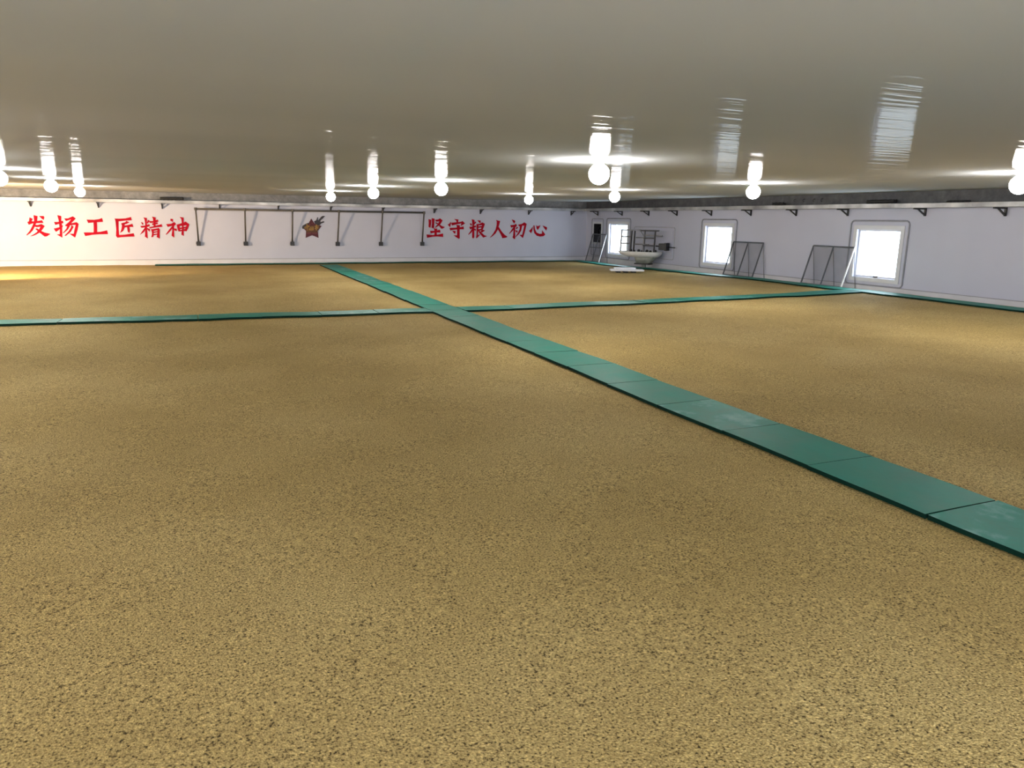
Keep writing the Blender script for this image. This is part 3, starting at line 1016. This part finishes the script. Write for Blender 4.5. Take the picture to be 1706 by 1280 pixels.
b = bmesh.new(); tube(b, [(XR + 0.16, cy + 0.29 * math.cos(t * math.pi / 12), cz + 0.29 * math.sin(t * math.pi / 12)) for t in range(24)], 0.018, 6, closed=True)
vpart('fan_ring', b, 'fan', True)
b = lathe(bmesh.new(), [(0, -0.04), (0.06, -0.04), (0.06, 0.04), (0, 0.04)], 12); b.transform(Matrix.Translation((XR + 0.18, cy, cz)) @ Matrix.Rotation(math.pi / 2, 4, 'Y')); vpart('hub', b, 'fan')
for i in range(5):
    b = bmesh.new()
    prism(b, [(0, -0.03, 0.05), (0.02, 0.03, 0.05), (0.05, 0.09, 0.27), (-0.02, -0.09, 0.27)], (0.006, 0, 0))
    b.transform(Matrix.Translation((XR + 0.18, cy, cz)) @ Matrix.Rotation(i * 2 * math.pi / 5 + 0.3, 4, 'X')); vpart('blade', b, 'fan')
b = bmesh.new(); tube(b, [(XR - 0.012, u, z) for u, z in rounded_rect(v0 - 0.15, v1 + 0.16, w0 - 0.55, w1 + 0.21, 0.08)], 0.014, 8, closed=True)
vpart('sealing_channel', b, 'groove', True)

# closed hatch with sealing channel behind the rack
h0, h1 = on_x(1124, 400, XR).y, on_x(1056, 400, XR).y
root = tag(empty('wall_hatch', (XR, (h0 + h1) / 2, 0.3)), 'flat white closed hatch behind the wire rack', 'hatch')
inv = Matrix.Translation(-root.location)
vpart('hatch_panel', bevel(bxm(XR - 0.02, XR - 0.001, h0 + 0.1, h1 - 0.1, 0.45, 1.38), 0.006), 'wall')
b = bmesh.new(); tube(b, [(XR - 0.012, u, z) for u, z in rounded_rect(h0, h1, 0.34, 1.48, 0.08)], 0.013, 8, closed=True); vpart('sealing_channel', b, 'groove_pale', True)


# ------------------------------------------------------------------ leaning wire screens
def leaning_screen(yl, yr, xb, height, label, white_edges=(), rail=False, ztop=None):
    """yl: far end, yr: near end; bottom edge at x=xb on the grain, top edge against the wall"""
    gz = max(g(xb, yl), g(xb, yr)) + 0.02
    xt = XR - 0.05
    dx = xt - xb
    top = ztop if ztop else gz + math.sqrt(max(0.01, height ** 2 - dx ** 2))
    root = tag(empty('window_screen', (xb, (yl + yr) / 2, gz)), label, 'screen', 'wire screens leaning on the right wall')
    inv = Matrix.Translation(-root.location)
    A = lambda y, t: Vector((xb + dx * t, y, gz + (top - gz) * t))
    nrm = Vector((-(top - gz), 0, dx)).normalized()

    def rod(nm, p, q, mat, w=0.035):
        b = bmesh.new(); bar(b, p, q, w, 0.025, up=nrm); b.transform(inv); return link(nm, b, mat, root)
    ym = (yl + yr) / 2
    rod('stile', A(yl, 0), A(yl, 1), 'alu_white' if 'far' in white_edges else 'alu')
    rod('stile', A(yr, 0), A(yr, 1), 'alu_white' if 'near' in white_edges else 'alu')
    rod('mullion', A(ym, 0), A(ym, 1), 'alu', 0.03)
    rod('top_rail', A(yl, 1), A(yr, 1), 'alu')
    rod('bottom_rail', A(yl, 0.01), A(yr, 0.01), 'alu')
    for yy in (yl, ym, yr):  # thin rods added in place of shadow lines on the wall
        b = bmesh.new(); tube(b, [Vector((xt - 0.004, yy - 0.16, gz - 0.01)), A(yy, 0.985)], 0.008, 6); b.transform(inv); link('shadow_rod', b, 'steel_mid', root, True)
    if rail:
        rod('middle_rail', A(yl, 0.52), A(yr, 0.52), 'alu', 0.03)
    for a, c in ((yl, ym), (ym, yr)):
        b = bmesh.new()
        f = b.faces.new([b.verts.new(p) for p in (A(a, 0), A(c, 0), A(c, 1), A(a, 1))])
        bmesh.ops.solidify(b, geom=[f], thickness=0.002)
        b.transform(inv); link('gauze', b, 'gauze', root)
    return root


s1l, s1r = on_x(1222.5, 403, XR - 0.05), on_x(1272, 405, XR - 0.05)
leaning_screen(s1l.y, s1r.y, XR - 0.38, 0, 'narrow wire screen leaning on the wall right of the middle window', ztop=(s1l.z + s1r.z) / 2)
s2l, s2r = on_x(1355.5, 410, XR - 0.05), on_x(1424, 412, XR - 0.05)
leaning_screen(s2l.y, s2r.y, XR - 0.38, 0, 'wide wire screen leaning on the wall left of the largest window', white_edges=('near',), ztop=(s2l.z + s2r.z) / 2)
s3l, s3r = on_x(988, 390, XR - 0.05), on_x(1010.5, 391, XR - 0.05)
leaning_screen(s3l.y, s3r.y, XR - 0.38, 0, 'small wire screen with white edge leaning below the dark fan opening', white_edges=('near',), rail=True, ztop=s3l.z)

# ------------------------------------------------------------------ hopper tub with wire rack
HC = on_x(1070, 423, 15.10)                    # centre of the tub rim
depth = HC.dot(Vector((AX.z, AY.z, AZ.z))) - EYE * AZ.z
PX = depth / F                                 # metres per pixel at that distance
E1 = Vector((0.5, -0.866, 0)); FSC = PX / (AX.x * 0.5 + AY.x * -0.866)   # metres along E1 per pixel
gz = g(HC.x, HC.y)
root = tag(empty('grain_hopper', (HC.x, HC.y, gz)), 'white rimmed tub on tapered grey hopper under a wire rack', 'hopper')
root.rotation_euler = (0, 0, math.atan2(E1.y, E1.x))


def hx(u): return (u - 1070) * FSC
def hz(v): return HC.z - gz - (v - 423) * PX


def hpart(nm, bm, mat, smooth=False): return link(nm, bm, mat, root, smooth)


def oval_loft(secs, n=28):
    """secs: (cx, half length, half depth, z)"""
    bm = bmesh.new(); rings = []
    for cx, a, d, z in secs:
        ring = []
        for j in range(n):
            t = 2 * math.pi * j / n
            c, s = math.cos(t), math.sin(t)
            e = 0.55
            ring.append(bm.verts.new((cx + a * math.copysign(abs(c) ** e, c), d * math.copysign(abs(s) ** e, s), z)))
        rings.append(ring)
    for r, q in zip(rings, rings[1:]):
        for j in range(n): bm.faces.new((r[j], r[(j + 1) % n], q[(j + 1) % n], q[j]))
    bm.faces.new(rings[0]); bm.faces.new(rings[-1])
    return bm


cxm, hl = (hx(1036) + hx(1097)) / 2, (hx(1097) - hx(1036)) / 2
hpart('tub', oval_loft([(cxm + 0.12, hl * 0.66, 0.24, hz(428)), (cxm + 0.03, hl * 0.92, 0.31, hz(424.5)), (cxm, hl, 0.34, hz(420.5)), (cxm, hl, 0.34, hz(419.3)),
                        (cxm, hl - 0.05, 0.30, hz(419.3)), (cxm + 0.05, hl * 0.8, 0.24, hz(423))]), 'tub', True)
c2 = (hx(1060) + hx(1091)) / 2; c3 = (hx(1063) + hx(1083)) / 2
hpart('hopper_body', oval_loft([(c3, (hx(1083) - hx(1063)) / 2, 0.17, hz(438.5)), (c2, (hx(1091) - hx(1060)) / 2, 0.26, hz(425.5))]), 'hopper', True)
hpart('hopper_foot', bevel(bxm(hx(1062), hx(1083), -0.18, 0.18, hz(440.3), hz(438.2)), 0.008), 'steel_dark')
hpart('leg_post', bxm(c3 - 0.06, c3 + 0.06, -0.06, 0.06, 0.05, hz(440)), 'hopper')
RK = 0.20
for u, m in ((1041, 'steel_mid'), (1053, 'steel_dark'), (1056, 'steel_dark'), (1068, 'steel_mid'), (1074.5, 'steel_mid'), (1090, 'steel_dark')):
    dd = -RK if u in (1041, 1056, 1074.5, 1090) else RK
    b = bmesh.new(); bar(b, (hx(u), dd, hz(422)), (hx(u + 1), dd, hz(384)), 0.042, 0.042, up=(0, 1, 0)); hpart('upright', b, m)
for v, u0, u1, m, dd in ((384.5, 1041, 1070, 'steel_mid', -RK), (385, 1069, 1096, 'steel_dark', -RK), (395.3, 1041, 1056, 'steel_mid', -RK), (397, 1056, 1068, 'steel_mid', RK),
                         (397, 1075, 1090, 'steel_dark', -RK), (406.5, 1041, 1056, 'steel_mid', -RK), (408, 1054, 1075, 'steel_mid', RK), (409, 1074, 1090, 'steel_dark', -RK), (393, 1069, 1094, 'steel_mid', RK)):
    b = bmesh.new(); bar(b, (hx(u0), dd, hz(v)), (hx(u1), dd, hz(v)), 0.05, 0.05); hpart('rack_rail', b, m)
b = bmesh.new(); bar(b, (hx(1062), RK, hz(385)), (hx(1067), RK, hz(394)), 0.02, 0.02, up=(0, 1, 0)); hpart('brace', b, 'steel_mid')
for i in range(7):
    u = 1052 + i * 6
    b = lathe(bmesh.new(), [(0, -0.05), (0.045, -0.05), (0.06, 0), (0.04, 0.05), (0, 0.05)], 8, (hx(u), 0.03 * (-1) ** i, hz(418.3 + (i % 2)))); hpart('roller', b, 'steel_dark', True)
b = bevel(bxm(hx(1095), hx(1105), -0.13, 0.13, hz(415.5), hz(405)), 0.02); mo = hpart('motor', b, 'steel_dark')
b = bxm(hx(1103.5), hx(1106), -0.15, 0.15, hz(416.5), hz(404)); link('end_plate', b, 'black', mo)
b = bmesh.new(); bar(b, (hx(1089), 0, hz(409.5)), (hx(1096), 0, hz(410)), 0.05, 0.05); hpart('motor_arm', b, 'steel_dark')
b = bmesh.new(); tube(b, [(hx(1105), 0, hz(410.5)), (hx(1119.5), 0, hz(411.5))], 0.018, 8); sh = hpart('shaft', b, 'steel_dark', True)
b = bxm(hx(1119), hx(1120.5), -0.05, 0.05, hz(413.2), hz(409.5)); link('shaft_plate', b, 'black', sh)

# ------------------------------------------------------------------ white boards on the grain
p = on_z(1044, 453.5, 0.0)
gzb = g(p.x, p.y)
root = tag(empty('foam_board', (p.x, p.y, gzb + 0.012), -0.40), 'long lower white board on dark blocks at the grain edge by the hopper', 'board', 'white boards by the hopper')
link('panel', bevel(bxm(-0.56, 0.56, -0.2, 0.2, 0.05, 0.105), 0.006), 'foam', root)
for x in (-0.3, -0.05, 0.22):
    link('support_block', bxm(x - 0.07, x + 0.07, -0.19, 0.15, 0.0, 0.049), 'rubber', root)
o = link('foam_board', bevel(bxm(-0.34, 0.34, -0.17, 0.17, 0, 0.05), 0.006), 'foam')
o.location = (p.x - 0.02, p.y + 0.10, gzb + 0.012 + 0.108); o.rotation_euler = (0, 0, -0.28)
tag(o, 'short upper white board lying on the long one by the hopper', 'board', 'white boards by the hopper')
